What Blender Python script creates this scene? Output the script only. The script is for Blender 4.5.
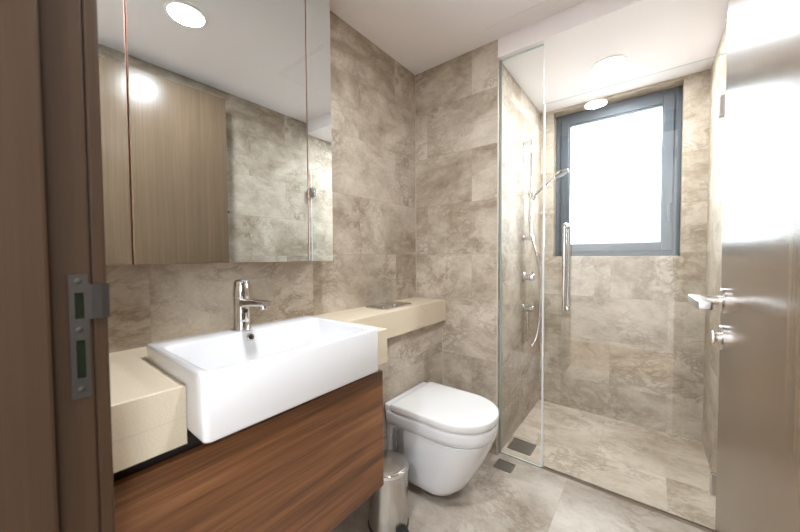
import bpy, bmesh, math, random
from mathutils import Vector, Matrix

# ------------------------------------------------------------------ scene, camera, light
for o in list(bpy.data.objects):
    bpy.data.objects.remove(o)
scn = bpy.context.scene
COL = scn.collection
PI = math.pi

# room measures in metres (x from the mirror wall, y into the room, z up)
W, D, B, H, HS, ZS, YF = 1.523, 0.907, 0.567, 2.369, 2.268, 0.881, -1.672

R_ = Vector((0.78686899, 0.61708215, -0.00684254))
U_ = Vector((-0.01345872, 0.02824492, 0.99951042))
F_ = Vector((-0.61697331, 0.78639166, -0.03053018))
camd = bpy.data.cameras.new('camera')
camd.sensor_width = 36.0
camd.lens = 318.28 / 800 * 36
camd.clip_start = 0.01
camd.dof.use_dof = True
camd.dof.focus_distance = 1.9
camd.dof.aperture_fstop = 3.5
cam = bpy.data.objects.new('camera', camd)
COL.objects.link(cam)
cam.matrix_world = Matrix(((R_.x, U_.x, -F_.x, 1.2508), (R_.y, U_.y, -F_.y, -1.7717), (R_.z, U_.z, -F_.z, 1.1601), (0, 0, 0, 1)))
scn.camera = cam

wd = bpy.data.worlds.new('world')
scn.world = wd
wd.use_nodes = True
bg = wd.node_tree.nodes['Background']
# bright overcast sky above the horizon, dimmer ground below it
wt_ = wd.node_tree
w_tc = wt_.nodes.new('ShaderNodeTexCoord')
w_sp = wt_.nodes.new('ShaderNodeSeparateXYZ')
w_mr = wt_.nodes.new('ShaderNodeMapRange')
w_mr.inputs[1].default_value, w_mr.inputs[2].default_value = -0.06, 0.04
w_mr.inputs[3].default_value, w_mr.inputs[4].default_value = 0.42, 1.0
w_mx = wt_.nodes.new('ShaderNodeVectorMath')
w_mx.operation = 'SCALE'
w_mx.inputs[0].default_value = (0.86, 0.94, 1.0)
wt_.links.new(w_tc.outputs['Generated'], w_sp.inputs[0])
wt_.links.new(w_sp.outputs[2], w_mr.inputs[0])
wt_.links.new(w_mr.outputs[0], w_mx.inputs['Scale'])
wt_.links.new(w_mx.outputs[0], bg.inputs[0])
SKY = 8.6
bg.inputs[1].default_value = SKY

LAMP_ROOM, LAMP_SHOWER, HALL_FILL = 14.0, 15.0, 22.0
scn.view_settings.view_transform = 'Standard'
scn.view_settings.look = 'None'
scn.view_settings.gamma = 1
scn.view_settings.use_curve_mapping = False
scn.view_settings.exposure = 0.68
scn.cycles.use_denoising = True
scn.cycles.max_bounces = 12
scn.cycles.diffuse_bounces = 6
scn.cycles.glossy_bounces = 6
scn.cycles.transparent_max_bounces = 16
scn.cycles.caustics_reflective = False
scn.cycles.caustics_refractive = False
scn.cycles.sample_clamp_indirect = 6.0


def portal(loc, sx, sy, rot):
    l = bpy.data.lights.new('window_daylight_portal', 'AREA')
    l.shape = 'RECTANGLE'
    l.size, l.size_y = sx, sy
    l.cycles.is_portal = True
    o = bpy.data.objects.new('window_daylight_portal', l)
    COL.objects.link(o)
    o.location = loc
    o.rotation_euler = rot


portal((1.04, D + 0.16, 1.70), 0.72, 1.06, (-PI / 2, 0, 0))
portal((2.47, -2.50, 1.475), 1.42, 0.84, (0, PI / 2, 0))  # portal for the added hall window


# ------------------------------------------------------------------ node helpers
class NT:
    def __init__(s, name):
        s.m = bpy.data.materials.new(name)
        s.m.use_nodes = True
        s.t = s.m.node_tree
        s.t.nodes.clear()
        s.out = s.t.nodes.new('ShaderNodeOutputMaterial')

    def n(s, typ, ins=None, **kw):
        nd = s.t.nodes.new('ShaderNode' + typ)
        for k, v in kw.items():
            setattr(nd, k, v)
        for k, v in (ins or {}).items():
            s.set(nd.inputs[k], v)
        return nd

    def set(s, sock, v):
        if isinstance(v, bpy.types.NodeSocket):
            s.t.links.new(v, sock)
        else:
            sock.default_value = v

    def math(s, op, a, b=None, c=None):
        nd = s.n('Math', operation=op)
        s.set(nd.inputs[0], a)
        if b is not None:
            s.set(nd.inputs[1], b)
        if c is not None:
            s.set(nd.inputs[2], c)
        return nd.outputs[0]

    def ramp(s, fac, stops):
        nd = s.n('ValToRGB')
        e = nd.color_ramp.elements
        while len(e) < len(stops):
            e.new(0.5)
        for i, (p, c) in enumerate(stops):
            e[i].position = p
            e[i].color = (*c, 1)
        s.set(nd.inputs[0], fac)
        return nd.outputs[0]

    def mix(s, fac, a, b, blend='MIX'):
        nd = s.n('Mix', data_type='RGBA', blend_type=blend)
        s.set(nd.inputs[0], fac)
        s.set(nd.inputs[6], a)
        s.set(nd.inputs[7], b)
        return nd.outputs[2]

    def done(s, sh):
        s.t.links.new(sh, s.out.inputs[0])
        return s.m


def srgb(r, g, b):
    return tuple(((c / 255) / 12.92 if c / 255 <= 0.04045 else ((c / 255 + 0.055) / 1.055) ** 2.4) for c in (r, g, b))


def plain(name, col, rough=0.5, metal=0.0, bump=0.0, bscale=60, spec=0.5, coat=0.0, vary=0.03):
    t = NT(name)
    tc = t.n('TexCoord').outputs['Object']
    nz = t.n('TexNoise', {'Vector': tc, 'Scale': bscale, 'Detail': 3.0})
    c4 = (*col, 1)
    lo = tuple(max(0, x * (1 - vary)) for x in col)
    colr = t.ramp(nz.outputs[0], [(0.3, lo), (0.7, col)])
    p = t.n('BsdfPrincipled', {'Base Color': colr, 'Roughness': rough, 'Metallic': metal, 'Specular IOR Level': spec, 'Coat Weight': coat})
    if bump:
        bp = t.n('Bump', {'Strength': bump, 'Distance': 0.002, 'Height': nz.outputs[0]})
        t.set(p.inputs['Normal'], bp.outputs[0])
    return t.done(p.outputs[0])


def stone_tile(name, floor=False, tw=0.626, th=0.313, u0=0.409, v0=0.233, rough=0.5, tint=(1, 1, 1), seed=0.0, contrast=1.0):
    """swirled marble-look porcelain tiles in a running bond with hairline joints"""
    t = NT(name)
    g = t.n('NewGeometry')
    pos = t.n('SeparateXYZ', {0: g.outputs['Position']})
    nrm = t.n('SeparateXYZ', {0: g.outputs['True Normal']})
    X, Y, Z = pos.outputs
    ax = t.math('GREATER_THAN', t.math('ABSOLUTE', nrm.outputs[0]), 0.5)
    az = t.math('GREATER_THAN', t.math('ABSOLUTE', nrm.outputs[2]), 0.5)
    # u runs along the surface, v up it (x and y on floors)
    u = t.math('ADD', t.math('MULTIPLY', Y, ax), t.math('MULTIPLY', X, t.math('SUBTRACT', 1.0, ax)))
    v = t.math('ADD', t.math('MULTIPLY', Y, az), t.math('MULTIPLY', Z, t.math('SUBTRACT', 1.0, az)))
    vr = t.math('DIVIDE', t.math('SUBTRACT', v, v0), th)
    row = t.math('FLOOR', vr)
    half = t.math('MULTIPLY', t.math('MODULO', t.math('ABSOLUTE', row), 2.0), 0.5)
    ur = t.math('ADD', t.math('DIVIDE', t.math('SUBTRACT', u, u0), tw), half)
    col_ = t.math('FLOOR', ur)
    # tile identity: column, row and which way the surface faces
    idv = t.n('CombineXYZ', {0: col_, 1: row, 2: t.math('ADD', t.math('MULTIPLY', ax, 3.0), seed)})
    wn = t.n('TexWhiteNoise', {'Vector': idv.outputs[0]}, noise_dimensions='3D')
    off = t.n('VectorMath', {0: wn.outputs['Color'], 1: (17.0, 23.0, 31.0)}, operation='MULTIPLY')
    uv = t.n('CombineXYZ', {0: u, 1: t.math('MULTIPLY', v, 1.35), 2: 0.0})
    p0 = t.n('VectorMath', {0: uv.outputs[0], 1: off.outputs[0]}, operation='ADD')
    # warped clouds, crumbly sediment edges and broken brown veins
    w1 = t.n('TexNoise', {'Vector': p0.outputs[0], 'Scale': 2.2, 'Detail': 3.0, 'Roughness': 0.5})
    w1v = t.n('VectorMath', {0: w1.outputs['Color'], 1: (0.5, 0.5, 0.5)}, operation='SUBTRACT')
    w1s = t.n('VectorMath', {0: w1v.outputs[0], 'Scale': 0.32}, operation='SCALE')
    p1 = t.n('VectorMath', {0: p0.outputs[0], 1: w1s.outputs[0]}, operation='ADD')
    big = t.n('TexNoise', {'Vector': p1.outputs[0], 'Scale': 2.4, 'Detail': 3.0, 'Roughness': 0.55, 'Distortion': 0.4})
    med = t.n('TexNoise', {'Vector': p1.outputs[0], 'Scale': 6.5, 'Detail': 10.0, 'Roughness': 0.78, 'Distortion': 0.15})
    fine = t.n('TexNoise', {'Vector': p0.outputs[0], 'Scale': 45.0, 'Detail': 6.0, 'Roughness': 0.75})
    vn = t.n('TexNoise', {'Vector': p1.outputs[0], 'Scale': 5.5, 'Detail': 10.0, 'Roughness': 0.74, 'Distortion': 0.25})
    rid = t.math('ABSOLUTE', t.math('SUBTRACT', vn.outputs[0], 0.5))
    vein = t.n('MapRange', {0: rid, 1: 0.0, 2: 0.045, 3: 1.0, 4: 0.0}).outputs[0]
    vmask = t.n('TexNoise', {'Vector': p0.outputs[0], 'Scale': 3.0, 'Detail': 2.0})
    vein = t.math('MULTIPLY', vein, t.n('MapRange', {0: vmask.outputs[0], 1: 0.42, 2: 0.62, 3: 0.0, 4: 1.0}).outputs[0])
    f = t.math('ADD', t.math('MULTIPLY', big.outputs[0], 0.56), t.math('MULTIPLY', med.outputs[0], 0.48))
    f = t.math('ADD', f, t.math('MULTIPLY', fine.outputs[0], 0.16))
    f = t.math('ADD', f, -0.07)
    f = t.math('ADD', f, t.math('MULTIPLY', t.math('SUBTRACT', wn.outputs['Value'], 0.5), 0.05))
    f = t.math('ADD', t.math('MULTIPLY', t.math('SUBTRACT', f, 0.53), contrast), 0.53)
    tn = lambda c: tuple(a * b for a, b in zip(srgb(*c), tint))
    base = t.ramp(f, [(0.34, tn((132, 120, 107))), (0.45, tn((160, 148, 134))), (0.54, tn((182, 172, 160))), (0.62, tn((198, 189, 178))), (0.74, tn((212, 205, 196)))])
    base = t.mix(t.math('MULTIPLY', vein, 0.7), base, (*tn((128, 112, 96)), 1))
    # joints
    fu = t.math('FRACT', ur)
    fv = t.math('FRACT', vr)
    du = t.math('MULTIPLY', t.math('MINIMUM', fu, t.math('SUBTRACT', 1.0, fu)), tw)
    dv = t.math('MULTIPLY', t.math('MINIMUM', fv, t.math('SUBTRACT', 1.0, fv)), th)
    dj = t.math('MINIMUM', du, dv)
    joint = t.math('LESS_THAN', dj, 0.0011)
    base = t.mix(t.math('MULTIPLY', joint, 0.4), base, (*tn((150, 136, 118)), 1))
    bp = t.n('Bump', {'Strength': 0.25, 'Distance': 0.0012, 'Height': t.math('SUBTRACT', t.math('MULTIPLY', f, 0.6), t.math('MULTIPLY', joint, 0.7))})
    rg = t.math('ADD', t.math('MULTIPLY', big.outputs[0], 0.15), rough - 0.07)
    p = t.n('BsdfPrincipled', {'Base Color': base, 'Roughness': rg, 'Normal': bp.outputs[0], 'Specular IOR Level': 0.14 if not floor else 0.4})
    return t.done(p.outputs[0])


def wood(name, axis, stops, rough=0.4, gscale=(1, 1, 1), figure=1.0, coat=0.0, bump=0.08, spec=0.5):
    """grain runs along `axis` (0 x, 1 y, 2 z)"""
    t = NT(name)
    tc = t.n('TexCoord').outputs['Object']
    sc = [34.0, 34.0, 34.0]
    sc[axis] = 1.1
    mp = t.n('Mapping', {'Vector': tc, 'Scale': tuple(a * b for a, b in zip(sc, gscale))})
    n1 = t.n('TexNoise', {'Vector': mp.outputs[0], 'Scale': 1.0, 'Detail': 5.0, 'Roughness': 0.6, 'Distortion': 0.35})
    sc2 = [7.0, 7.0, 7.0]
    sc2[axis] = 0.55
    mp2 = t.n('Mapping', {'Vector': tc, 'Scale': tuple(a * b for a, b in zip(sc2, gscale)), 'Location': (3.1, 1.7, 5.2)})
    n2 = t.n('TexNoise', {'Vector': mp2.outputs[0], 'Scale': 1.0, 'Detail': 3.0, 'Roughness': 0.55, 'Distortion': 1.0})
    sc3 = [240.0, 240.0, 240.0]
    sc3[axis] = 7.0
    mp3 = t.n('Mapping', {'Vector': tc, 'Scale': tuple(sc3)})
    n3 = t.n('TexNoise', {'Vector': mp3.outputs[0], 'Scale': 1.0, 'Detail': 2.0})
    f = t.math('ADD', t.math('MULTIPLY', n1.outputs[0], 0.50), t.math('MULTIPLY', n2.outputs[0], 0.38 * figure))
    f = t.math('ADD', f, t.math('MULTIPLY', n3.outputs[0], 0.2))
    f = t.math('ADD', f, -0.04 - 0.19 * (figure - 1))
    col = t.ramp(f, stops)
    bp = t.n('Bump', {'Strength': bump, 'Distance': 0.001, 'Height': n3.outputs[0]})
    p = t.n('BsdfPrincipled', {'Base Color': col, 'Roughness': rough, 'Normal': bp.outputs[0], 'Coat Weight': coat, 'Coat Roughness': 0.15, 'Specular IOR Level': spec})
    return t.done(p.outputs[0])


def clear_glass(name, tint=(0.985, 0.995, 0.99), gloss=1.0):
    t = NT(name)
    g = t.n('NewGeometry')
    dp = t.n('VectorMath', {0: g.outputs['Normal'], 1: g.outputs['Incoming']}, operation='DOT_PRODUCT')
    om = t.math('SUBTRACT', 1.0, t.math('ABSOLUTE', dp.outputs['Value']))
    fr = t.math('ADD', t.math('MULTIPLY', t.math('POWER', om, 5.0), 0.96), 0.04)     # Schlick, same from both sides
    tr = t.n('BsdfTransparent', {'Color': (*tint, 1)})
    gl = t.n('BsdfGlossy', {'Color': (1, 1, 1, 1), 'Roughness': 0.0})
    mx = t.n('MixShader', {0: t.math('MULTIPLY', fr, gloss), 1: tr.outputs[0], 2: gl.outputs[0]})
    return t.done(mx.outputs[0])


def lamp_glow(name, strength, col=(1, 0.97, 0.92)):
    t = NT(name)
    e = t.n('Emission', {'Color': (*col, 1), 'Strength': strength})
    return t.done(e.outputs[0])


def brushed(name, col, rough, axis=2, metal=1.0):
    t = NT(name)
    tc = t.n('TexCoord').outputs['Object']
    sc = [4.0, 4.0, 4.0]
    sc[axis] = 600.0
    mp = t.n('Mapping', {'Vector': tc, 'Scale': tuple(sc)})
    nz = t.n('TexNoise', {'Vector': mp.outputs[0], 'Scale': 1.0, 'Detail': 2.0})
    rg = t.math('ADD', t.math('MULTIPLY', nz.outputs[0], 0.12), rough - 0.06)
    bp = t.n('Bump', {'Strength': 0.05, 'Distance': 0.0005, 'Height': nz.outputs[0]})
    p = t.n('BsdfPrincipled', {'Base Color': (*col, 1), 'Metallic': metal, 'Roughness': rg, 'Normal': bp.outputs[0]})
    return t.done(p.outputs[0])


def quartz(name):
    """cream engineered stone with a few thin grey veins"""
    t = NT(name)
    tc = t.n('TexCoord').outputs['Object']
    mp = t.n('Mapping', {'Vector': tc, 'Scale': (1.2, 0.8, 2.0), 'Location': (0.31, 0.2, 0.37)})
    nz = t.n('TexNoise', {'Vector': mp.outputs[0], 'Scale': 1.6, 'Detail': 2.5, 'Roughness': 0.45, 'Distortion': 0.4})
    rid = t.math('ABSOLUTE', t.math('SUBTRACT', nz.outputs[0], 0.55))
    vein = t.n('MapRange', {0: rid, 1: 0.0, 2: 0.004, 3: 1.0, 4: 0.0}).outputs[0]
    sp = t.n('TexNoise', {'Vector': tc, 'Scale': 260.0, 'Detail': 2.0})
    base = t.ramp(sp.outputs[0], [(0.3, srgb(208, 194, 171)), (0.7, srgb(218, 205, 183))])
    col = t.mix(t.math('MULTIPLY', vein, 0.35), base, (*srgb(172, 160, 142), 1))
    p = t.n('BsdfPrincipled', {'Base Color': col, 'Roughness': 0.42, 'Specular IOR Level': 0.25})
    return t.done(p.outputs[0])


M = {}
M['tile'] = stone_tile('marble_look_wall_tile', tint=(1.0, 0.975, 0.93), contrast=0.95)
M['floor_tile'] = stone_tile('marble_look_floor_tile', floor=True, tw=0.626, th=0.626, u0=0.93, v0=-0.53, rough=0.33, tint=(1.02, 1.02, 1.02), seed=5.0, contrast=0.75)
M['shower_tile'] = stone_tile('marble_look_shower_floor_tile', tw=0.626, th=0.626, u0=1.02, v0=0.36, rough=0.36, tint=(1.04, 1.0, 0.94), seed=9.0, contrast=0.75)
M['paint'] = plain('white_ceiling_paint', srgb(240, 236, 237), 0.85, bump=0.02, bscale=300, vary=0.01)
M['hallpaint'] = plain('pale_hall_paint', srgb(232, 231, 230), 0.85, bump=0.02, bscale=300, vary=0.02)
M['hallfloor'] = wood('hall_floor_oak', 0, [(0.2, srgb(120, 95, 70)), (0.8, srgb(165, 138, 108))], 0.45)
M['walnut'] = wood('walnut_veneer', 1, [(0.34, srgb(66, 40, 21)), (0.45, srgb(98, 62, 36)), (0.53, srgb(121, 79, 48)), (0.66, srgb(150, 104, 68))], 0.36, figure=1.15)
M['dark'] = plain('shade_dark_recess', srgb(40, 28, 22), 0.6)  # shade of the gap under the counter, put into the colour
M['door'] = wood('grey_brown_door_laminate', 2, [(0.2, srgb(88, 73, 57)), (0.5, srgb(104, 87, 69)), (0.8, srgb(120, 102, 83))], 0.22, gscale=(2.2, 2.2, 1), figure=0.8, bump=0.05)
M['frame_wood'] = wood('shade_darkened_frame_laminate', 2, [(0.2, srgb(46, 32, 20)), (0.5, srgb(57, 41, 28)), (0.8, srgb(69, 51, 36))], 0.55, gscale=(2.2, 2.2, 1), figure=0.8, spec=0.15)  # same laminate as the door, colour darkened to stand for the jamb's shade
M['ceramic'] = plain('white_glazed_ceramic', srgb(218, 218, 220), 0.08, vary=0.0, bscale=5, coat=0.4)
M['seat'] = plain('white_moulded_seat_plastic', srgb(218, 217, 216), 0.2, vary=0.0, bscale=5)
M['quartz'] = quartz('cream_quartz')
M['chrome'] = plain('polished_chrome', (0.74, 0.74, 0.75), 0.05, 1.0, vary=0.0)
M['satin'] = brushed('satin_nickel', (0.66, 0.63, 0.60), 0.22, 2)
M['satin_light'] = plain('satin_aluminium', (0.62, 0.62, 0.62), 0.35, 1.0, vary=0.02)
M['steel'] = brushed('brushed_stainless_steel', (0.56, 0.54, 0.52), 0.22, 2)
M['drain'] = brushed('brushed_drain_steel', (0.33, 0.315, 0.29), 0.36, 0)
M['strike'] = brushed('dull_strike_steel', (0.07, 0.062, 0.055), 0.55, 2)
M['copper'] = plain('rose_gold_edge_trim', srgb(205, 165, 145), 0.28, 1.0, vary=0.03)
M['mirror'] = plain('silvered_mirror', (0.80, 0.85, 0.86), 0.0, 1.0, vary=0.0)
M['cabinet'] = plain('cabinet_carcass', srgb(160, 132, 108), 0.45)
M['glass'] = clear_glass('clear_shower_glass')
M['glass_edge'] = plain('frosted_glass_edge', srgb(205, 222, 220), 0.25, vary=0.02)
M['seal'] = plain('translucent_door_seal', srgb(222, 226, 228), 0.35, vary=0.02)
M['seal_grey'] = plain('grey_green_glazing_seal', srgb(150, 158, 150), 0.4)
M['pane'] = clear_glass('window_glass', (0.98, 0.985, 0.985))
M['alu'] = plain('slate_grey_window_aluminium', srgb(84, 91, 98), 0.42, 0.3, vary=0.04)
M['black'] = plain('black_plastic', srgb(24, 23, 22), 0.4)
M['hole'] = plain('dark_green_hollow', srgb(26, 30, 19), 0.9, spec=0.05)
M['lampwhite'] = plain('white_lamp_trim', srgb(240, 240, 238), 0.4, vary=0.0)
M['hose'] = brushed('ribbed_chrome_hose', (0.75, 0.75, 0.76), 0.25, 2)
M['rub'] = plain('nozzle_grey', srgb(150, 152, 155), 0.5)
M['red'] = plain('red_hot_dot', srgb(170, 40, 36), 0.4)
M['blue'] = plain('blue_cold_dot', srgb(50, 80, 150), 0.4)
M['glow'] = lamp_glow('lamp_diffuser_glow', 14.0)


# ------------------------------------------------------------------ mesh helpers
def empty(name, loc, label=None, cat=None, group=None, kind=None):
    o = bpy.data.objects.new(name, None)
    o.empty_display_size = 0.05
    COL.objects.link(o)
    o.location = loc
    tag(o, label, cat, group, kind)
    return o


def tag(o, label=None, cat=None, group=None, kind=None):
    if label:
        o['label'] = label
    if cat:
        o['category'] = cat
    if group:
        o['group'] = group
    if kind:
        o['kind'] = kind
    return o


def world_loc(o):
    v = Vector((0, 0, 0))
    while o:
        v += o.location
        o = o.parent
    return v


def link(name, bm, mat, parent=None, smooth=None, origin=None, sharp=35):
    """bmesh given in world coordinates -> one object, origin at the parent's base"""
    me = bpy.data.meshes.new(name)
    bmesh.ops.recalc_face_normals(bm, faces=bm.faces[:])
    base = world_loc(parent) if parent else Vector(origin or (0, 0, 0))
    bmesh.ops.translate(bm, verts=bm.verts[:], vec=-base)
    bm.to_mesh(me)
    bm.free()
    mats = mat if isinstance(mat, (list, tuple)) else [mat]
    for m in mats:
        me.materials.append(m)
    if smooth:
        for p in me.polygons:
            p.use_smooth = True
        me.set_sharp_from_angle(angle=math.radians(sharp))
    o = bpy.data.objects.new(name, me)
    COL.objects.link(o)
    if parent:
        o.parent = parent
    else:
        o.location = base
    return o


def box(bm, x0, x1, y0, y1, z0, z1, bev=0.0, seg=2, mi=0):
    vs = [bm.verts.new((x, y, z)) for x in (x0, x1) for y in (y0, y1) for z in (z0, z1)]
    idx = ((0, 1, 3, 2), (4, 6, 7, 5), (0, 4, 5, 1), (2, 3, 7, 6), (0, 2, 6, 4), (1, 5, 7, 3))
    fs = [bm.faces.new([vs[i] for i in f]) for f in idx]
    for f in fs:
        f.material_index = mi
    if bev:
        es = list({e for f in fs for e in f.edges})
        r = bmesh.ops.bevel(bm, geom=es, offset=bev, segments=seg, profile=0.5, affect='EDGES')
        for f in r['faces']:
            f.material_index = mi
    return bm


def nb(*a, **k):
    bm = bmesh.new()
    if a:
        box(bm, *a, **k)
    return bm


def loft(bm, rings, cap0=True, cap1=True, mi=0):
    vr = [[bm.verts.new(p) for p in r] for r in rings]
    n = len(vr[0])
    for a, b in zip(vr, vr[1:]):
        for i in range(n):
            f = bm.faces.new((a[i], a[(i + 1) % n], b[(i + 1) % n], b[i]))
            f.material_index = mi
    if cap0:
        bm.faces.new(vr[0][::-1]).material_index = mi
    if cap1:
        bm.faces.new(vr[-1]).material_index = mi
    return vr


def frame_of(d):
    d = Vector(d).normalized()
    a = Vector((0, 0, 1)) if abs(d.z) < 0.9 else Vector((1, 0, 0))
    u = d.cross(a).normalized()
    v = d.cross(u).normalized()
    return u, v


def lathe(bm, base, axis, prof, n=32, mi=0, cap0=True, cap1=True):
    """prof: (radius, distance along axis) pairs"""
    base, ax = Vector(base), Vector(axis).normalized()
    u, v = frame_of(ax)
    rings = []
    for r, h in prof:
        rings.append([base + ax * h + (u * math.cos(2 * PI * i / n) + v * math.sin(2 * PI * i / n)) * max(r, 1e-5) for i in range(n)])
    loft(bm, rings, cap0, cap1, mi)
    return bm


def tube(bm, pts, r, n=14, mi=0):
    pts = [Vector(p) for p in pts]
    rr = r if isinstance(r, (list, tuple)) else [r] * len(pts)
    t0 = (pts[1] - pts[0]).normalized()
    u, v = frame_of(t0)
    rings = []
    for i, p in enumerate(pts):
        if i == 0:
            t = pts[1] - pts[0]
        elif i == len(pts) - 1:
            t = pts[-1] - pts[-2]
        else:
            t = (pts[i + 1] - pts[i]).normalized() + (pts[i] - pts[i - 1]).normalized()
        t.normalize()
        u = (u - t * u.dot(t)).normalized()
        v = t.cross(u)
        rings.append([p + (u * math.cos(2 * PI * k / n) + v * math.sin(2 * PI * k / n)) * rr[i] for k in range(n)])
    loft(bm, rings, mi=mi)
    return bm


def spline(pts, k=10):
    pts = [Vector(p) for p in pts]
    P = [pts[0] * 2 - pts[1]] + pts + [pts[-1] * 2 - pts[-2]]
    out = []
    for i in range(1, len(P) - 2):
        a, b, c, d = P[i - 1:i + 3]
        for j in range(k):
            t = j / k
            out.append(0.5 * ((2 * b) + (c - a) * t + (2 * a - 5 * b + 4 * c - d) * t * t + (3 * b - a - 3 * c + d) * t ** 3))
    out.append(pts[-1])
    return out


def rrect(x0, x1, y0, y1, r, z, n=6):
    out = []
    for cx, cy, a0 in ((x1 - r, y1 - r, 0), (x0 + r, y1 - r, PI / 2), (x0 + r, y0 + r, PI), (x1 - r, y0 + r, 1.5 * PI)):
        for i in range(n + 1):
            a = a0 + PI / 2 * i / n
            out.append((cx + r * math.cos(a), cy + r * math.sin(a), z))
    return out


def structure(name, bm, mat, **k):
    o = link(name, bm, mat, **k)
    o['kind'] = 'structure'
    return o


# ------------------------------------------------------------------ the room shell
YO = -1.86      # outer face of the front wall
structure('floor', (lambda b: (box(b, -0.1, W + 0.1, YO, YF, -0.1, 0.0), box(b, -0.1, W, YF, 0.0, -0.1, 0.0), box(b, B, W, 0.0, 0.036, -0.1, 0.0), b)[-1])(bmesh.new()), M['floor_tile'])
structure('floor_shower', nb(B, W, 0.048, D, -0.1, -0.003), M['shower_tile'])
structure('wall_left', nb(-0.1, 0.0, YF, 0.0, 0.0, H), M['tile'])
structure('wall_ledge', nb(0.0, 0.205, YF, 0.0, 0.0, 0.7505), M['tile'])
structure('wall_back', nb(-0.1, B, 0.0, D + 0.25, -0.1, H), M['tile'])
structure('wall_right', nb(W, W + 0.1, YF, D + 0.25, -0.1, H), M['tile'])
WX0, WX1, WZ0, WZ1 = 0.656, 1.404, 1.150, 2.250    # window opening in the far wall
bm = nb(B, WX0, D, D + 0.25, -0.1, HS)
box(bm, WX1, W, D, D + 0.25, -0.1, HS)
box(bm, WX0, WX1, D, D + 0.25, -0.1, WZ0)
box(bm, WX0, WX1, D, D + 0.25, WZ1, HS)
structure('wall_window', bm, M['tile'])
structure('ceiling', nb(-0.1, W + 0.1, YO, 0.0, H, H + 0.1), M['paint'])
structure('ceiling_shower', nb(B, W, 0.0, D + 0.25, HS, H + 0.1), M['paint'])
# front wall with the doorway the camera stands in
JX0, JX1, JZ = 0.565, 1.462, 2.285
bm = nb(-0.1, JX0, YO, YF, 0.0, H)
box(bm, JX1, W + 0.1, YO, YF, 0.0, H)
box(bm, JX0, JX1, YO, YF, JZ, H)
structure('wall_front', bm, M['tile'])
# the hall behind the doorway
HY = -3.0
structure('floor_hall', nb(-0.6, 2.4, HY - 0.1, YO, -0.1, 0.0), M['hallfloor'])
structure('ceiling_hall', nb(-0.6, 2.4, HY - 0.1, YO, H, H + 0.1), M['paint'])
bm = nb(-0.7, 2.5, HY - 0.1, HY, 0.0, H)
box(bm, -0.7, -0.6, HY, YO, 0.0, H)
HW = (-2.94, -2.06, 0.75, 2.2)      # unseen hall window, added so soft daylight fills the room through the doorway
box(bm, 2.4, 2.5, HY, HW[0], 0.0, H)
box(bm, 2.4, 2.5, HW[1], YO, 0.0, H)
box(bm, 2.4, 2.5, HW[0], HW[1], 0.0, HW[2])
box(bm, 2.4, 2.5, HW[0], HW[1], HW[3], H)
box(bm, -0.6, -0.1, YO, YO + 0.1, 0.0, H)
box(bm, W + 0.1, 2.4, YO, YO + 0.1, 0.0, H)
structure('wall_hall', bm, M['hallpaint'])

# corner trim at the outer edge of the toilet wall and the sill line at the shower
structure('trim_1', nb(B - 0.002, B + 0.004, -0.003, 0.003, 0.0, HS - 0.002, bev=0.001), plain('pale_corner_trim', srgb(196, 188, 176), 0.5))
structure('trim_2', nb(B, W, 0.036, 0.048, -0.05, 0.004, bev=0.001), plain('taupe_threshold_strip', srgb(140, 125, 108), 0.5))
bm = bmesh.new()
box(bm, 0.0, 0.0035, -0.0035, 0.0, ZS, H)
structure('trim_3', bm, plain('pale_corner_grout', srgb(190, 176, 156), 0.6))
structure('trim_4', nb(0.205, 0.2085, -0.0035, 0.0, 0.0, 0.75), bpy.data.materials['pale_corner_grout'])

# window: fixed outer frame, sash, pane and handle
wy = D + 0.095
win = empty('window_1', (1.02, wy, WZ0), kind='structure')


def ring_frame(x0, x1, z0, z1, w, y0, y1, bev=0.003):
    b = bmesh.new()
    box(b, x0, x0 + w, y0, y1, z0, z1, bev)
    box(b, x1 - w, x1, y0, y1, z0, z1, bev)
    box(b, x0 + w, x1 - w, y0, y1, z0, z0 + w, bev)
    box(b, x0 + w, x1 - w, y0, y1, z1 - w, z1, bev)
    return b


fx0, fx1, fz0, fz1 = 0.6565, 1.4035, 1.1505, 2.2495
bm = ring_frame(fx0, fx1, fz0, fz1, 0.045, wy, wy + 0.07)
link('window_frame', bm, M['alu'], win)
sash = link('window_sash', ring_frame(fx0 + 0.038, fx1 - 0.038, fz0 + 0.036, fz1 - 0.036, 0.055, wy - 0.014, wy + 0.05), M['alu'], win)
bead = ring_frame(fx0 + 0.088, fx1 - 0.088, fz0 + 0.086, fz1 - 0.086, 0.012, wy - 0.004, wy + 0.03, 0.001)
link('glazing_bead', bead, M['alu'], win)
link('pane', nb(fx0 + 0.09, fx1 - 0.09, wy + 0.02, wy + 0.026, fz0 + 0.09, fz1 - 0.09), M['pane'], win)
bm = nb(1.335, 1.358, wy - 0.026, wy - 0.014, 1.44, 1.505, bev=0.003)
box(bm, 1.340, 1.353, wy - 0.05, wy - 0.026, 1.478, 1.492, bev=0.002)
box(bm, 1.339, 1.354, wy - 0.056, wy - 0.042, 1.37, 1.494, bev=0.004)
link('window_handle', bm, M['alu'], win)
fill_win = empty('hall_fill_window', (2.45, -2.50, HW[2]), kind='structure')  # frame and pane of the unseen window added as fill
bm = bmesh.new()
for a, b in ((HW[0], HW[0] + 0.04), (HW[1] - 0.04, HW[1])):
    box(bm, 2.43, 2.48, a, b, HW[2], HW[3], 0.003)
for a, b in ((HW[2], HW[2] + 0.04), (HW[3] - 0.04, HW[3])):
    box(bm, 2.43, 2.48, HW[0] + 0.04, HW[1] - 0.04, a, b, 0.003)
link('window_frame', bm, M['alu'], fill_win)
link('pane', nb(2.452, 2.458, HW[0] + 0.038, HW[1] - 0.038, HW[2] + 0.038, HW[3] - 0.038), M['pane'], fill_win)

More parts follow.
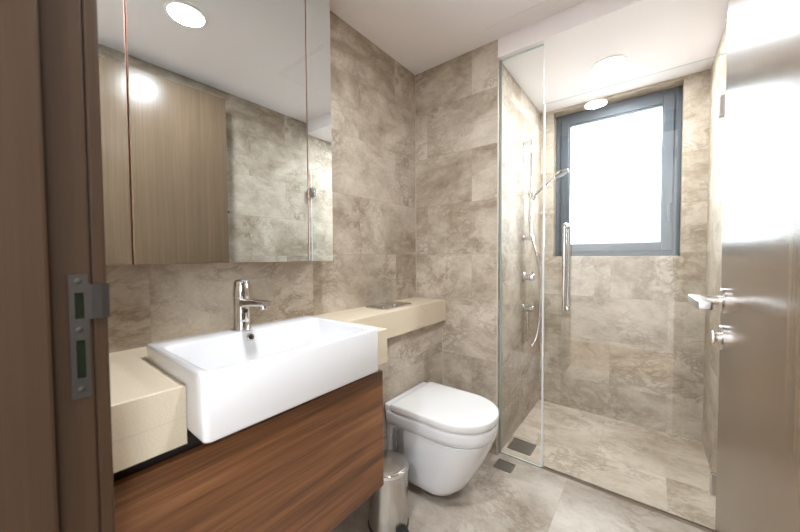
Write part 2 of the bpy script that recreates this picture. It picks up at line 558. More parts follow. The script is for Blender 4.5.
# door frame (door laminate with shade put into its colour) with the strike plate on the latch side
jb = empty('trim_5', (JX0, YF, 0), kind='structure')
bm = nb(JX0, 0.595, -1.865, -1.683, 0, JZ - 0.0, bev=0.003)
box(bm, 0.595, 0.611, -1.865, -1.7265, 0, 2.255, bev=0.004)
link('latch_jamb', bm, M['frame_wood'], jb)
bm = nb(0.525, 0.5925, -1.683, -1.665, 0, 2.34, bev=0.004)
link('architrave', bm, M['frame_wood'], jb)
bm = nb(1.432, JX1, -1.865, -1.683, 0, JZ, bev=0.003)
link('hinge_jamb', bm, M['frame_wood'], jb)
bm = nb(0.595, 1.432, -1.865, -1.683, 2.262, JZ, bev=0.003)
box(bm, 0.611, 1.432, -1.865, -1.7265, 2.252, 2.262, bev=0.002)
link('head_jamb', bm, M['frame_wood'], jb)
# strike plate: flat plate, wrapping lip, two holes, two screws
sx = 0.595
y0, y1 = -1.7075, -1.6868
bm = bmesh.new()
ZA = [0.955, 0.984, 1.040, 1.072, 1.110, 1.137]
YA = [y0, y0 + 0.006, y1 - 0.005, y1]
for i in range(3):
    for k in range(5):
        if i == 1 and k in (1, 3):
            continue
        box(bm, sx, sx + 0.0018, YA[i], YA[i + 1], ZA[k], ZA[k + 1])
bmesh.ops.remove_doubles(bm, verts=bm.verts[:], dist=1e-5)
box(bm, sx, sx + 0.0018, y1, -1.683, 1.070, 1.122)
tongue = [(sx + 0.0018, -1.683), (sx + 0.001, -1.672), (sx - 0.002, -1.6635), (sx - 0.012, -1.6615)]
for a, b in zip(tongue, tongue[1:]):
    ra = [(a[0], a[1], 1.070), (a[0], a[1], 1.122), (a[0] - 0.0016, a[1] + 0.0006, 1.122), (a[0] - 0.0016, a[1] + 0.0006, 1.070)]
    rb = [(b[0], b[1], 1.070), (b[0], b[1], 1.122), (b[0] - 0.0016, b[1] + 0.0006, 1.122), (b[0] - 0.0016, b[1] + 0.0006, 1.070)]
    loft(bm, [ra, rb])
sp = link('strike_plate', bm, M['strike'], jb)
bm = nb(sx + 0.0001, sx + 0.0006, y0 + 0.006, y1 - 0.005, 0.984, 1.040)
box(bm, sx + 0.0001, sx + 0.0006, y0 + 0.006, y1 - 0.005, 1.072, 1.110)
link('bolt_hole', bm, M['hole'], sp)
bm = bmesh.new()
for z in (0.968, 1.056, 1.127):
    lathe(bm, (sx + 0.0015, (y0 + y1) / 2, z), (1, 0, 0), [(0.0042, 0), (0.0042, 0.0008), (0.003, 0.0014)], 14)
link('screw', bm, M['strike'], sp, smooth=True)

# room door, open into the room along the right wall
E_ = Vector((1.3785, -0.758, 0))
dd = Vector((0.036, -0.87, 0)).normalized()     # towards the hinge
nn = Vector((-dd.y, dd.x, 0))
nn = nn if nn.x > 0 else -nn                                    # towards the right wall
door = empty('door_1', (E_ + dd * 0.868).to_tuple(), kind='structure')
LD = 0.868


def door_pt(s, t, z):
    p = E_ + dd * s + nn * t
    return Vector((p.x, p.y, z))


def door_xf(bm):
    """local (s along door from latch edge, t into the slab, z) -> world"""
    for v in bm.verts:
        v.co = door_pt(v.co.x, v.co.y, v.co.z)
    return bm


link('door_leaf', door_xf(nb(0, LD, 0, 0.042, 0.008, 2.249, bev=0.0015)), M['door'], door)


def lever(side):
    sgn = -1 if side == 'front' else 1
    t0 = 0.0 if side == 'front' else 0.042
    b = bmesh.new()
    lathe(b, (0.052, t0, 1.060), (0, sgn, 0), [(0.0265, 0), (0.0265, 0.007), (0.0245, 0.0095), (0.012, 0.0095)], 32)
    o = link('handle_rose', door_xf(b), M['satin'], door, smooth=True)
    b = bmesh.new()
    lathe(b, (0.052, t0 + sgn * 0.0095, 1.060), (0, sgn, 0), [(0.0095, 0), (0.0095, 0.03), (0.0088, 0.036), (0.0088, 0.045)], 20)
    link('handle_neck', door_xf(b), M['satin'], door, smooth=True)
    b = nb(0.036, 0.165, t0 + sgn * (0.037 if sgn > 0 else 0.060), t0 + sgn * (0.060 if sgn > 0 else 0.037), 1.051, 1.070, bev=0.005, seg=4)
    link('lever_handle', door_xf(b), M['satin_light'], door, smooth=True, sharp=50)
    b = bmesh.new()
    lathe(b, (0.052, t0, 0.980), (0, sgn, 0), [(0.0265, 0), (0.0265, 0.007), (0.0245, 0.0095), (0.012, 0.0095)], 32)
    link('lock_rose', door_xf(b), M['satin'], door, smooth=True)
    b = bmesh.new()
    lathe(b, (0.052, t0 + sgn * 0.0095, 0.980), (0, sgn, 0), [(0.010, 0), (0.010, 0.006), (0.008, 0.008)], 20)
    if side == 'front':
        box(b, 0.048, 0.056, t0 - 0.0215, t0 - 0.0165, 0.966, 0.994, bev=0.002)
    link('thumb_turn' if side == 'front' else 'coin_release', door_xf(b), M['satin'], door, smooth=True)


lever('front')
lever('rear')
link('latch_face_plate', door_xf(nb(-0.0012, 0.0003, 0.010, 0.032, 0.94, 1.12)), M['satin'], door)
for z in (0.22, 1.1, 2.0):
    bm = bmesh.new()
    lathe(bm, door_pt(LD + 0.006, -0.004, z - 0.05), (0, 0, 1), [(0.0055, 0), (0.0065, 0.002), (0.0065, 0.098), (0.0055, 0.1)], 16)
    link('hinge', bm, M['satin'], door, smooth=True)


# ------------------------------------------------------------------ ceiling lamps
def downlight(x, y, z, label, power, r=0.078, warm=(0.90, 0.95, 1), group='round recessed ceiling lamps'):
    t = empty('downlight', (x, y, z), label, 'ceiling light', group)
    b = bmesh.new()
    lathe(b, (x, y, z), (0, 0, -1), [(r + 0.012, 0.0), (r + 0.012, 0.003), (r + 0.002, 0.006), (r, 0.003)], 48, cap0=False, cap1=False)
    link('trim_ring', b, M['lampwhite'], t, smooth=True)
    b = bmesh.new()
    lathe(b, (x, y, z), (0, 0, -1), [(r, 0.0005), (r, 0.0032)], 48)
    link('diffuser', b, M['glow'], t)
    l = bpy.data.lights.new('downlight_lamp', 'AREA')
    l.shape = 'DISK'
    l.size = r * 1.9
    l.energy = power
    l.color = warm
    lo = bpy.data.objects.new('downlight_lamp', l)
    COL.objects.link(lo)
    lo.parent = t
    lo.location = (0, 0, -0.008)
    return t


downlight(0.895, -1.147, H, 'round downlight in the main ceiling, seen only in the mirror and the glass', LAMP_ROOM)
downlight(1.05, 0.47, HS, 'round downlight in the lower white ceiling over the shower', LAMP_SHOWER, warm=(0.90, 0.95, 1))
downlight(-0.25, -2.2, H, 'added unseen fill downlight in the hall ceiling left of the doorway', HALL_FILL * 3.5, warm=(0.88, 0.94, 1))  # added out of view, its bounce off the hall walls fills the room
downlight(1.03, -2.55, H, 'added unseen fill downlight in the hall ceiling straight behind the doorway', HALL_FILL, warm=(0.88, 0.94, 1))  # added out of view to brighten the toilet bowl and basin front

# ceiling access hatch
ap = empty('access_hatch', (0.773, -0.344, H), 'flush white access hatch with a thin shadow gap in the main ceiling', 'access panel')
ax0, ax1, ay0, ay1 = 0.548, 0.998, -0.569, -0.119
link('hatch_panel', nb(ax0 + 0.004, ax1 - 0.004, ay0 + 0.004, ay1 - 0.004, H - 0.0022, H), M['paint'], ap)
link('hatch_rim', ring_frame(0, 1, 0, 1, 0.1, 0, 1, 0) if False else (lambda b: (box(b, ax0 - 0.012, ax0, ay0 - 0.012, ay1 + 0.012, H - 0.0022, H), box(b, ax1, ax1 + 0.012, ay0 - 0.012, ay1 + 0.012, H - 0.0022, H), box(b, ax0, ax1, ay0 - 0.012, ay0, H - 0.0022, H), box(b, ax0, ax1, ay1, ay1 + 0.012, H - 0.0022, H), b)[-1])(bmesh.new()), M['paint'], ap)

# ------------------------------------------------------------------ mirror cabinet
mc = empty('mirror_cabinet', (0.0, -1.26, 1.141), 'long wall cabinet with three mirrored doors and rose gold edges above the basin', 'mirror cabinet')
MZ0, MZ1 = 1.141, 2.364
link('carcass', nb(0.001, 0.136, -1.668, -0.853, MZ0 + 0.002, MZ1), M['cabinet'], mc)
seams = [-1.668, -1.541, -0.978, -0.851]
for a, b in zip(seams, seams[1:]):
    g0 = 0.0016
    dr = link('cabinet_door', nb(0.138, 0.1562, a + g0, b - g0, MZ0, MZ1), M['copper'], mc)
    link('mirror_pane', nb(0.1563, 0.1580, a + g0 + 0.0016, b - g0 - 0.0016, MZ0 + 0.0022, MZ1 - 0.002), M['mirror'], dr)

# ------------------------------------------------------------------ counter and ledge in cream stone
BX0, BX1, BY0, BY1 = 0.150, 0.546, -1.519, -0.985     # basin footprint
CT, CX, CY1 = 0.7505, 0.454, -0.840
bm = bmesh.new()
g = 0.0012
# outline of the top, walked round so that it is one clean slab with a notch for the basin
poly = [(0.0, YF + 0.001), (CX, YF + 0.001), (CX, BY0 - g), (BX0 - g, BY0 - g), (BX0 - g, BY1 + g), (CX, BY1 + g), (CX, CY1), (0.230, CY1), (0.230, -0.001), (0.0, -0.001)]
lo = [bm.verts.new((x, y, CT + 0.0005)) for x, y in poly]
hi = [bm.verts.new((x, y, ZS)) for x, y in poly]
n = len(poly)
for i in range(n):
    bm.faces.new((lo[i], lo[(i + 1) % n], hi[(i + 1) % n], hi[i]))
bm.faces.new(hi)
bm.faces.new(lo[::-1])
bmesh.ops.recalc_face_normals(bm, faces=bm.faces[:])
bmesh.ops.bevel(bm, geom=[e for e in bm.edges if all(v.co.z > ZS - 0.01 for v in e.verts)], offset=0.0015, segments=1, affect='EDGES')
for v in bm.verts:
    pass
ct = link('countertop', bm, M['quartz'], origin=(0.0, -0.84, CT))
tag(ct, 'cream stone counter around the basin running on as a narrow ledge over the toilet', 'countertop')

# flush plate lying in the ledge
fp = empty('flush_plate', (0.1, -0.41, ZS), 'flat chrome dual flush plate set in the cream ledge above the toilet', 'flush plate')
bm = bmesh.new()
loft(bm, [rrect(0.028, 0.180, -0.535, -0.285, 0.022, ZS + 0.0003), rrect(0.028, 0.180, -0.535, -0.285, 0.022, ZS + 0.006), rrect(0.031, 0.177, -0.532, -0.288, 0.02, ZS + 0.0085)])
link('plate', bm, M['satin'], fp, smooth=True)
for a, b in ((-0.515, -0.425), (-0.419, -0.305)):
    bm = bmesh.new()
    loft(bm, [rrect(0.048, 0.160, a, b, 0.03, ZS + 0.0085), rrect(0.048, 0.160, a, b, 0.03, ZS + 0.011), rrect(0.052, 0.156, a + 0.004, b - 0.004, 0.028, ZS + 0.0128)])
    link('flush_button', bm, M['chrome'], fp, smooth=True)

# ------------------------------------------------------------------ basin
wb = empty('washbasin', (0.35, -1.252, 0.78), 'white rectangular ceramic basin sitting half over the wooden vanity front', 'washbasin')
zr, zb = 0.923, 0.777
bm = bmesh.new()
r0 = 0.014
rings = [rrect(BX0 + 0.006, BX1 - 0.006, BY0 + 0.006, BY1 - 0.006, r0, zb),
         rrect(BX0 + 0.0015, BX1 - 0.0015, BY0 + 0.0015, BY1 - 0.0015, r0, zb + 0.002),
         rrect(BX0, BX1, BY0, BY1, r0, zb + 0.007),
         rrect(BX0, BX1, BY0, BY1, r0, zr - 0.007),
         rrect(BX0 + 0.0015, BX1 - 0.0015, BY0 + 0.0015, BY1 - 0.0015, r0, zr - 0.002),
         rrect(BX0 + 0.006, BX1 - 0.006, BY0 + 0.006, BY1 - 0.006, r0, zr)]
ix0, ix1, iy0, iy1 = 0.232, BX1 - 0.016, BY0 + 0.018, BY1 - 0.018
rings += [rrect(ix0 - 0.004, ix1 + 0.003, iy0 - 0.003, iy1 + 0.003, 0.02, zr),
          rrect(ix0, ix1, iy0, iy1, 0.022, zr - 0.003),
          rrect(ix0 + 0.003, ix1 - 0.002, iy0 + 0.002, iy1 - 0.002, 0.022, zr - 0.010),
          rrect(ix0 + 0.030, ix1 - 0.012, iy0 + 0.014, iy1 - 0.014, 0.032, zr - 0.090),
          rrect(ix0 + 0.038, ix1 - 0.020, iy0 + 0.022, iy1 - 0.022, 0.034, zr - 0.104),
          rrect(ix0 + 0.060, ix1 - 0.045, iy0 + 0.05, iy1 - 0.05, 0.034, zr - 0.112)]
loft(bm, rings)
link('bowl', bm, M['ceramic'], wb, smooth=True, sharp=60)
# overflow ring on the sloping back of the bowl
oc = Vector((0.2385, -1.268, zr - 0.0205))
on = Vector((0.085, 0, 0.027)).normalized()
bm = bmesh.new()
lathe(bm, oc, on, [(0.0125, 0.0), (0.0125, 0.002), (0.0105, 0.0035), (0.0075, 0.003), (0.0075, 0.001)], 28, cap0=False, cap1=False)
ov = link('overflow_ring', bm, M['chrome'], wb, smooth=True)
bm = bmesh.new()
lathe(bm, oc, on, [(0.0078, 0.0006), (0.0078, 0.0012)], 20)
link('overflow_opening', bm, M['black'], ov)
bm = bmesh.new()
lathe(bm, (0.40, -1.252, zr - 0.1118), (0, 0, 1), [(0.032, 0), (0.032, 0.003), (0.026, 0.005), (0.022, 0.004), (0.02, 0.009), (0.001, 0.010)], 32)
link('waste_plug', bm, M['chrome'], wb, smooth=True)

# mixer tap on the basin's rear deck
tx, ty = 0.198, -1.275
tp = empty('mixer_tap', (tx, ty, zr), 'chrome single lever mixer tap standing on the basin rim', 'tap')
td = Vector((0.93, 0.12, 0)).normalized()
bm = bmesh.new()
lathe(bm, (tx, ty, zr), (0, 0, 1), [(0.0290, 0.0003), (0.0290, 0.003), (0.0268, 0.006), (0.0255, 0.03), (0.0246, 0.07), (0.0250, 0.098), (0.0252, 0.106)], 40)
link('body', bm, M['chrome'], tp, smooth=True)
# spout: rectangular section that thins towards the outlet
side = Vector((-td.y, td.x, 0))
up = Vector((0, 0, 1))
bm = bmesh.new()
rings = []
for s, hw, hh, dz in ((0.004, 0.019, 0.016, 0.086), (0.03, 0.0185, 0.0135, 0.090), (0.07, 0.0180, 0.0105, 0.0935), (0.124, 0.0170, 0.0085, 0.0940), (0.132, 0.0150, 0.0065, 0.0935)):
    c = Vector((tx, ty, zr)) + td * s + up * dz
    ring = []
    for k in range(20):
        a = 2 * PI * k / 20
        cs, sn = math.cos(a), math.sin(a)
        ring.append(c + side * hw * math.copysign(abs(cs) ** 0.5, cs) + up * hh * math.copysign(abs(sn) ** 0.5, sn))
    rings.append(ring)
loft(bm, rings)
link('spout', bm, M['chrome'], tp, smooth=True)
bm = bmesh.new()
ac = Vector((tx, ty, zr)) + td * 0.113 + up * 0.087
lathe(bm, ac, (0.1, 0, -1), [(0.0125, 0), (0.0125, 0.010), (0.0105, 0.011), (0.010, 0.008)], 28)
link('aerator', bm, M['chrome'], tp, smooth=True)
bm = bmesh.new()
lathe(bm, (tx, ty, zr + 0.1075), (0.06, 0, 1), [(0.0255, 0.0), (0.0262, 0.004), (0.0248, 0.03), (0.0215, 0.049), (0.017, 0.054), (0.006, 0.056)], 36)
link('cartridge_cap', bm, M['chrome'], tp, smooth=True)
bm = bmesh.new()
rings = []
for s, hw, dz, hh in ((-0.012, 0.014, 0.160, 0.004), (0.01, 0.0135, 0.164, 0.0040), (0.045, 0.011, 0.1655, 0.0028), (0.078, 0.008, 0.1675, 0.0022), (0.084, 0.0055, 0.168, 0.0015)):
    c = Vector((tx, ty, zr)) + td * s + up * dz
    rings.append([c + side * hw * math.cos(2 * PI * k / 16) + up * hh * math.sin(2 * PI * k / 16) for k in range(16)])
loft(bm, rings)
link('lever', bm, M['chrome'], tp, smooth=True)
bm = bmesh.new()
lathe(bm, Vector((tx, ty, zr + 0.064)) + td * 0.0245, td, [(0.0062, 0), (0.0062, 0.0012), (0.004, 0.0016)], 20)
link('indicator_dot', bm, M['black'], tp, smooth=True)

# ------------------------------------------------------------------ vanity unit
VY0, VY1, VZ0, VZ1, VX = YF + 0.002, -0.848, 0.259, 0.714, 0.437
vu = empty('vanity_unit', (0.32, -1.26, VZ0), 'wall hung walnut vanity cabinet under the cream counter', 'vanity unit')
link('carcass', nb(0.206, VX - 0.022, VY0 + 0.002, VY1 - 0.0015, VZ0 + 0.002, VZ1 - 0.06), M['walnut'], vu)
link('finger_recess', nb(0.206, VX - 0.036, VY0 + 0.002, VY1 - 0.012, VZ1 - 0.06, CT), M['dark'], vu)  # near-black colour paints the shade between counter and drawer front
link('drawer_front', nb(VX - 0.0205, VX, VY0, VY1, VZ0, VZ1 + 0.001, bev=0.0012), M['walnut'], vu)

# ------------------------------------------------------------------ wall hung toilet
TC = -0.402
wt = empty('toilet', (0.205, TC, 0.08), 'white wall hung toilet with its lid down under the cream ledge', 'toilet')


def dring(xb, xf, hw, z, n=40, rear=0.02, p=2.12):
    """D outline: flat at xb, straight sides, superelliptic nose reaching xf"""
    L = xf - xb
    xs = xb + L * 0.57
    pts = []
    for i in range(n + 1):
        a = -PI / 2 + PI * i / n
        c, s = math.cos(a), math.sin(a)
        pts.append((xs + (xf - xs) * abs(c) ** (2 / p), TC + hw * math.copysign(abs(s) ** (2 / p), s), z))
    k = 6
    for i in range(1, k):
        f = i / k
        pts.append((xs + (xb + rear - xs) * f, TC + hw, z))
    for i in range(5):
        a = PI / 2 + PI / 2 * i / 4
        pts.append((xb + rear + rear * math.cos(a), TC + hw - rear + rear * math.sin(a), z))
    for i in range(5):
        a = PI + PI / 2 * i / 4
        pts.append((xb + rear + rear * math.cos(a), TC - hw + rear + rear * math.sin(a), z))
    for i in range(1, k):
        f = i / k
        pts.append((xb + rear + (xs - xb - rear) * f, TC - hw, z))
    return pts


XW = 0.2065
bm = bmesh.new()
# rim block reaching back to the wall
loft(bm, [dring(XW, 0.700, 0.166, 0.318), dring(XW, 0.712, 0.175, 0.330), dring(XW, 0.716, 0.178, 0.350), dring(XW, 0.716, 0.179, 0.372), dring(XW, 0.715, 0.179, 0.386), dring(XW + 0.004, 0.710, 0.175, 0.3898)])
# belly below it
loft(bm, [dring(0.36, 0.470, 0.105, 0.045, rear=0.01), dring(0.318, 0.545, 0.138, 0.048, rear=0.02), dring(0.312, 0.568, 0.148, 0.058, rear=0.02), dring(0.310, 0.592, 0.155, 0.085, rear=0.02), dring(0.309, 0.618, 0.159, 0.130, rear=0.02),
          dring(0.308, 0.648, 0.163, 0.185, rear=0.02), dring(0.308, 0.676, 0.166, 0.245, rear=0.02), dring(0.308, 0.694, 0.168, 0.290, rear=0.02), dring(0.308, 0.704, 0.1695, 0.322, rear=0.02)])
# neck and flange that meet the wall
loft(bm, [rrect(0.215, 0.34, TC - 0.09, TC + 0.09, 0.03, 0.07), rrect(0.215, 0.34, TC - 0.105, TC + 0.105, 0.03, 0.13), rrect(0.215, 0.34, TC - 0.11, TC + 0.11, 0.03, 0.25), rrect(0.215, 0.34, TC - 0.12, TC + 0.12, 0.03, 0.325)])
loft(bm, [rrect(XW, 0.222, TC - 0.11, TC + 0.11, 0.007, 0.062), rrect(XW, 0.222, TC - 0.15, TC + 0.15, 0.007, 0.075), rrect(XW, 0.224, TC - 0.155, TC + 0.155, 0.007, 0.15), rrect(XW, 0.234, TC - 0.160, TC + 0.160, 0.008, 0.24), rrect(XW, 0.26, TC - 0.166, TC + 0.166, 0.009, 0.325)])
link('bowl', bm, M['ceramic'], wt, smooth=True, sharp=50)
bm = bmesh.new()
loft(bm, [rrect(XW, 0.244, TC - 0.176, TC + 0.176, 0.010, 0.3898), rrect(XW, 0.244, TC - 0.177, TC + 0.177, 0.010, 0.414), rrect(XW + 0.003, 0.241, TC - 0.174, TC + 0.174, 0.008, 0.419)])
link('rear_deck', bm, M['ceramic'], wt, smooth=True)
bm = bmesh.new()
loft(bm, [dring(0.253, 0.709, 0.172, 0.3902), dring(0.251, 0.712, 0.175, 0.392), dring(0.251, 0.712, 0.175, 0.3995), dring(0.253, 0.709, 0.172, 0.401)])
link('seat', bm, M['seat'], wt, smooth=True)
bm = bmesh.new()
loft(bm, [dring(0.253, 0.714, 0.178, 0.4015, rear=0.012), dring(0.2505, 0.718, 0.1825, 0.4035, rear=0.012), dring(0.2505, 0.718, 0.1835, 0.4245, rear=0.012), dring(0.252, 0.716, 0.1815, 0.4290, rear=0.012), dring(0.256, 0.711, 0.177, 0.4306, rear=0.012), dring(0.27, 0.690, 0.160, 0.4312, rear=0.012)])
link('lid', bm, M['seat'], wt, smooth=True, sharp=60)
for s in (-1, 1):
    bm = bmesh.new()
    lathe(bm, (0.2472, TC + s * 0.115 - 0.02, 0.4165), (0, 1, 0), [(0.002, 0), (0.0024, 0.001), (0.0024, 0.039), (0.002, 0.04)], 18)
    link('hinge', bm, M['chrome'], wt, smooth=True)

# ------------------------------------------------------------------ pedal bin
bx, by, br = 0.369, -0.742, 0.0855
pb = empty('pedal_bin', (bx, by, 0), 'small round stainless steel pedal bin between vanity and toilet', 'bin')
bm = bmesh.new()
lathe(bm, (bx, by, 0.010), (0, 0, 1), [(br - 0.002, 0.0), (br, 0.002), (br, 0.234), (br - 0.002, 0.236)], 56)
link('body', bm, M['steel'], pb, smooth=True)
bm = bmesh.new()
lathe(bm, (bx, by, 0), (0, 0, 1), [(br + 0.001, 0.0), (br + 0.003, 0.002), (br + 0.003, 0.009), (br, 0.011)], 56)
link('base_ring', bm, M['black'], pb, smooth=True)
bm = bmesh.new()
lathe(bm, (bx, by, 0.2462), (0, 0, 1), [(br + 0.001, 0), (br + 0.004, 0.002), (br + 0.004, 0.014), (br + 0.001, 0.017), (br - 0.004, 0.018)], 56)
link('collar', bm, M['chrome'], pb, smooth=True)
bm = bmesh.new()
lathe(bm, (bx, by, 0.2645), (0, 0, 1), [(br, 0.0), (br + 0.0025, 0.0015), (br + 0.002, 0.005), (br - 0.003, 0.0075), (br - 0.012, 0.0085), (br * 0.5, 0.0105), (0.004, 0.0115)], 56)
link('lid', bm, M['steel'], pb, smooth=True)
pd = Vector((0.80, -0.18, 0)).normalized()
ps = Vector((-pd.y, pd.x, 0))
bm = bmesh.new()
rings = []
for s, hw, z0, z1 in ((br - 0.004, 0.024, 0.012, 0.034), (br + 0.012, 0.024, 0.012, 0.030), (br + 0.03, 0.022, 0.010, 0.021), (br + 0.040, 0.018, 0.009, 0.017)):
    c = Vector((bx, by, 0)) + pd * s
    rings.append([c + ps * hw + up * z0, c - ps * hw + up * z0, c - ps * hw + up * z1, c + ps * hw + up * z1])
loft(bm, rings)
link('pedal', bm, M['black'], pb)
bm = nb(bx - br - 0.012, bx - br + 0.004, by - 0.022, by + 0.022, 0.21, 0.25, bev=0.003)
link('lid_hinge', bm, M['black'], pb)


# ------------------------------------------------------------------ floor drains
def floor_drain(x0, x1, y0, y1, z, label):
    t = empty('floor_drain', ((x0 + x1) / 2, (y0 + y1) / 2, z), label, 'floor drain', 'square steel floor drains')
    b = bmesh.new()
    w = 0.007
    box(b, x0, x1, y0, y0 + w, z, z + 0.0025)
    box(b, x0, x1, y1 - w, y1, z, z + 0.0025)
    box(b, x0, x0 + w, y0 + w, y1 - w, z, z + 0.0025)
    box(b, x1 - w, x1, y0 + w, y1 - w, z, z + 0.0025)
    link('drain_rim', b, M['drain'], t)
    b = nb(x0 + w + 0.002, x1 - w - 0.002, y0 + w + 0.002, y1 - w - 0.002, z, z + 0.0018)
    link('grate', b, M['drain'], t)
    return t


floor_drain(0.588, 0.684, -0.108, -0.022, 0.0002, 'small square steel floor drain on the floor beside the toilet')
floor_drain(0.586, 0.721, 0.113, 0.246, -0.0028, 'larger square steel floor drain inside the shower corner')

# ------------------------------------------------------------------ shower enclosure
GY = 0.042
GT = 0.004


def pane_bm(x0, x1, z0, z1):
    b = nb(x0, x1, GY - GT, GY + GT, z0, z1)
    b.normal_update()
    for f in b.faces:
        f.material_index = 0 if abs(f.normal.y) > 0.5 else 1
    return b


XS = 0.803
gp = empty('glass_panel', (0.685, GY, 0.004), 'narrow fixed clear glass screen between the tiled wall and the glass door', 'shower screen')
link('pane', pane_bm(B + 0.003, XS - 0.003, 0.0045, HS - 0.004), [M['glass'], M['glass_edge']], gp)
link('wall_channel', nb(B + 0.0005, B + 0.012, GY - 0.010, GY - GT - 0.0003, 0.0045, HS - 0.003), M['seal_grey'], gp)
link('head_channel', nb(B + 0.012, XS - 0.003, GY - 0.006, GY - GT - 0.0003, HS - 0.009, HS - 0.0003), M['glass_edge'], gp)
gd = empty('glass_door', (W, GY, 0.012), 'tall frameless clear glass shower door hung on the right wall', 'shower door')
GDZ0, GDZ1 = 0.012, 1.955
link('pane', pane_bm(XS + 0.003, W - 0.008, GDZ0, GDZ1), [M['glass'], M['glass_edge']], gd)
link('edge_seal', nb(XS - 0.0028, XS + 0.0045, GY - 0.007, GY + 0.007, GDZ0, GDZ1), M['seal'], gd)
link('sweep_seal', nb(XS + 0.006, W - 0.01, GY - 0.0055, GY + 0.0055, 0.0045, GDZ0), bpy.data.materials['taupe_threshold_strip'], gd)
for z0, z1 in ((0.163, 0.256), (1.708, 1.793)):
    bm = nb(W - 0.062, W - 0.010, GY - 0.0125, GY - GT - 0.0002, z0, z1, bev=0.003)
    box(bm, W - 0.062, W - 0.010, GY + GT + 0.0002, GY + 0.0125, z0, z1, bev=0.003)
    box(bm, W - 0.0095, W - 0.0005, GY - 0.024, GY + 0.024, z0, z1, bev=0.002)
    link('hinge', bm, M['satin'], gd)
hx = 0.914
for s, nm in ((-1, 'pull_handle'), (1, 'inner_pull_handle')):
    yb = GY + s * 0.052
    ye = GY + s * (GT + 0.0003)
    pts = [(hx, ye, 1.312)]
    for i in range(7):
        a = PI / 2 * i / 6
        pts.append((hx, yb - s * 0.016 + s * 0.016 * math.sin(a), 1.296 + 0.016 * math.cos(a)))
    for i in range(7):
        a = PI / 2 * i / 6
        pts.append((hx, yb - s * 0.016 + s * 0.016 * math.cos(a), 0.900 - 0.016 * math.sin(a)))
    pts.append((hx, ye, 0.884))
    bm = bmesh.new()
    tube(bm, pts, 0.0105, 18)
    h_ = link(nm, bm, M['chrome'], gd, smooth=True)
    for z in (1.312, 0.884):
        bm = bmesh.new()
        lathe(bm, (hx, ye, z), (0, s, 0), [(0.0155, 0.0), (0.0155, 0.004), (0.0135, 0.006)], 24)
        link('collar', bm, M['chrome'], h_, smooth=True)

# ------------------------------------------------------------------ shower fittings on the left shower wall
rx, ry = B + 0.050, 0.468
sr = empty('shower_rail', (B, ry, 1.26), 'upright chrome slide rail on the left shower wall', 'shower rail')
bm = bmesh.new()
tube(bm, [(rx, ry, 1.262), (rx, ry, 1.935)], 0.0095, 20)
link('rail', bm, M['chrome'], sr, smooth=True)
for z in (1.275, 1.918):
    bm = bmesh.new()
    lathe(bm, (B + 0.0003, ry, z), (1, 0, 0), [(0.017, 0), (0.017, 0.004), (0.0125, 0.007), (0.0125, 0.058), (0.015, 0.06), (0.015, 0.066)], 24)
    link('rail_bracket', bm, M['chrome'], sr, smooth=True)
bm = bmesh.new()
lathe(bm, (rx, ry, 1.552), (0, 0, 1), [(0.016, 0), (0.0175, 0.003), (0.0175, 0.04), (0.016, 0.043)], 24)
lathe(bm, (rx - 0.034, ry, 1.574), (1, 0, 0), [(0.010, 0), (0.0125, 0.003), (0.0125, 0.02)], 20)
link('slider', bm, M['chrome'], sr, smooth=True)

hs = empty('hand_shower', (rx + 0.03, ry, 1.58), 'chrome hand shower resting in the rail slider with a long metal hose', 'hand shower')
h0 = Vector((rx + 0.031, ry - 0.002, 1.568))
h1 = Vector((0.742, ry - 0.012, 1.645))
bm = bmesh.new()
hp = spline([h0, h0.lerp(h1, 0.35) + Vector((0, 0, 0.001)), h0.lerp(h1, 0.7) + Vector((0, 0, 0.001)), h1, (0.783, ry - 0.014, 1.672)], 5)
tube(bm, hp, [0.0115 - 0.002 * i / (len(hp) - 1) for i in range(len(hp))], 18)
link('handle', bm, M['chrome'], hs, smooth=True)
hc = Vector((0.803, ry - 0.014, 1.677))
hn = Vector((0.40, -0.05, -0.91)).normalized()
bm = bmesh.new()
lathe(bm, hc - hn * 0.012, hn, [(0.012, 0.0), (0.034, 0.003), (0.045, 0.010), (0.046, 0.016), (0.044, 0.019)], 36)
hd = link('head', bm, M['chrome'], hs, smooth=True)
bm = bmesh.new()
lathe(bm, hc + hn * 0.0071, hn, [(0.041, 0), (0.041, 0.0018), (0.039, 0.0025)], 36)
link('spray_face', bm, M['rub'], hd, smooth=True)
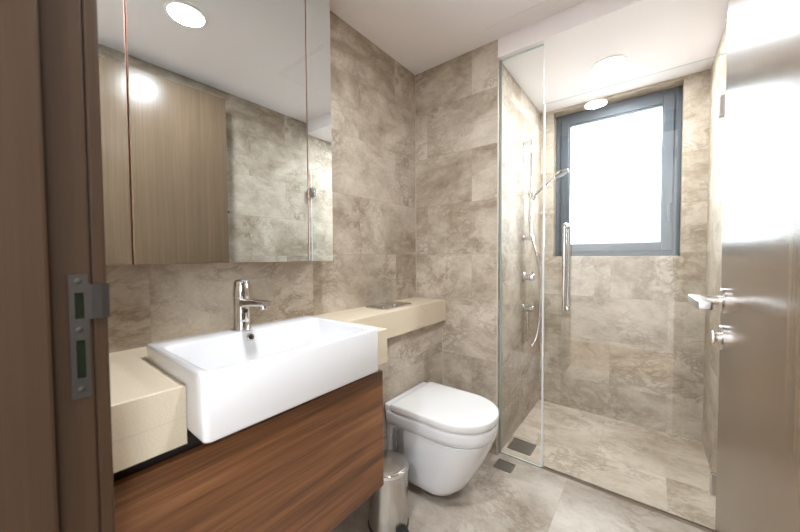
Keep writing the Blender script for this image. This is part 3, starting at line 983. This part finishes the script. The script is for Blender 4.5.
# mixer knob and hose outlet
sm = empty('shower_mixer', (B, 0.488, 1.010), 'chrome shower mixer knob on the tiles below the slide rail', 'shower mixer')
bm = bmesh.new()
lathe(bm, (B + 0.0003, 0.488, 1.010), (1, 0, 0), [(0.035, 0), (0.035, 0.004), (0.031, 0.009), (0.022, 0.012), (0.021, 0.03)], 36)
link('wall_rose', bm, M['chrome'], sm, smooth=True)
bm = bmesh.new()
lathe(bm, (B + 0.0305, 0.488, 1.010), (1, 0, 0), [(0.021, 0), (0.0235, 0.002), (0.0235, 0.036), (0.021, 0.040)], 36)
link('knob', bm, M['chrome'], sm, smooth=True)
bm = bmesh.new()
tube(bm, [(B + 0.055, 0.488, 1.032), (B + 0.058, 0.488, 1.050)], 0.004, 10)
link('lever_pin', bm, M['chrome'], sm, smooth=True)
so = empty('hose_outlet', (B, 0.472, 0.797), 'chrome hose outlet with round knob low on the shower wall', 'shower outlet')
bm = bmesh.new()
lathe(bm, (B + 0.0003, 0.472, 0.797), (1, 0, 0), [(0.030, 0), (0.030, 0.004), (0.026, 0.008), (0.017, 0.010), (0.017, 0.04)], 32)
link('wall_rose', bm, M['chrome'], so, smooth=True)
bm = bmesh.new()
lathe(bm, (B + 0.041, 0.472, 0.797), (1, 0, 0), [(0.017, 0), (0.0205, 0.002), (0.0205, 0.026), (0.018, 0.029)], 32)
link('knob', bm, M['chrome'], so, smooth=True)
bm = bmesh.new()
tube(bm, [(B + 0.028, 0.472, 0.781), (B + 0.028, 0.472, 0.760)], 0.009, 16)
link('hose_nut', bm, M['chrome'], so, smooth=True)
hpts = [(B + 0.028, 0.472, 0.7595), (B + 0.029, 0.474, 0.69), (B + 0.032, 0.480, 0.59), (B + 0.045, 0.500, 0.535), (B + 0.065, 0.545, 0.575), (B + 0.078, 0.580, 0.70), (B + 0.083, 0.590, 0.86), (B + 0.080, 0.570, 1.02),
        (B + 0.070, 0.530, 1.15), (B + 0.052, 0.498, 1.27), (B + 0.036, 0.488, 1.38), (B + 0.034, 0.486, 1.46), (B + 0.050, 0.490, 1.525), (rx + 0.020, ry + 0.017, 1.548), (rx + 0.0295, ry - 0.001, 1.5668)]
bm = bmesh.new()
tube(bm, spline(hpts, 8), 0.0068, 12)
link('hose', bm, M['hose'], hs, smooth=True)

# small robe hook behind the door, seen in the mirror
rh = empty('robe_hook', (W, -0.694, 1.50), 'small chrome robe hook on the right wall beside the open door', 'hook')
bm = bmesh.new()
lathe(bm, (W - 0.0003, -0.694, 1.50), (-1, 0, 0), [(0.016, 0), (0.016, 0.005), (0.013, 0.007)], 24)
link('wall_plate', bm, M['satin'], rh, smooth=True)
bm = bmesh.new()
tube(bm, spline([(W - 0.0075, -0.694, 1.50), (W - 0.022, -0.694, 1.496), (W - 0.034, -0.694, 1.498), (W - 0.038, -0.694, 1.515)], 6), 0.006, 12)
link('peg', bm, M['satin'], rh, smooth=True)
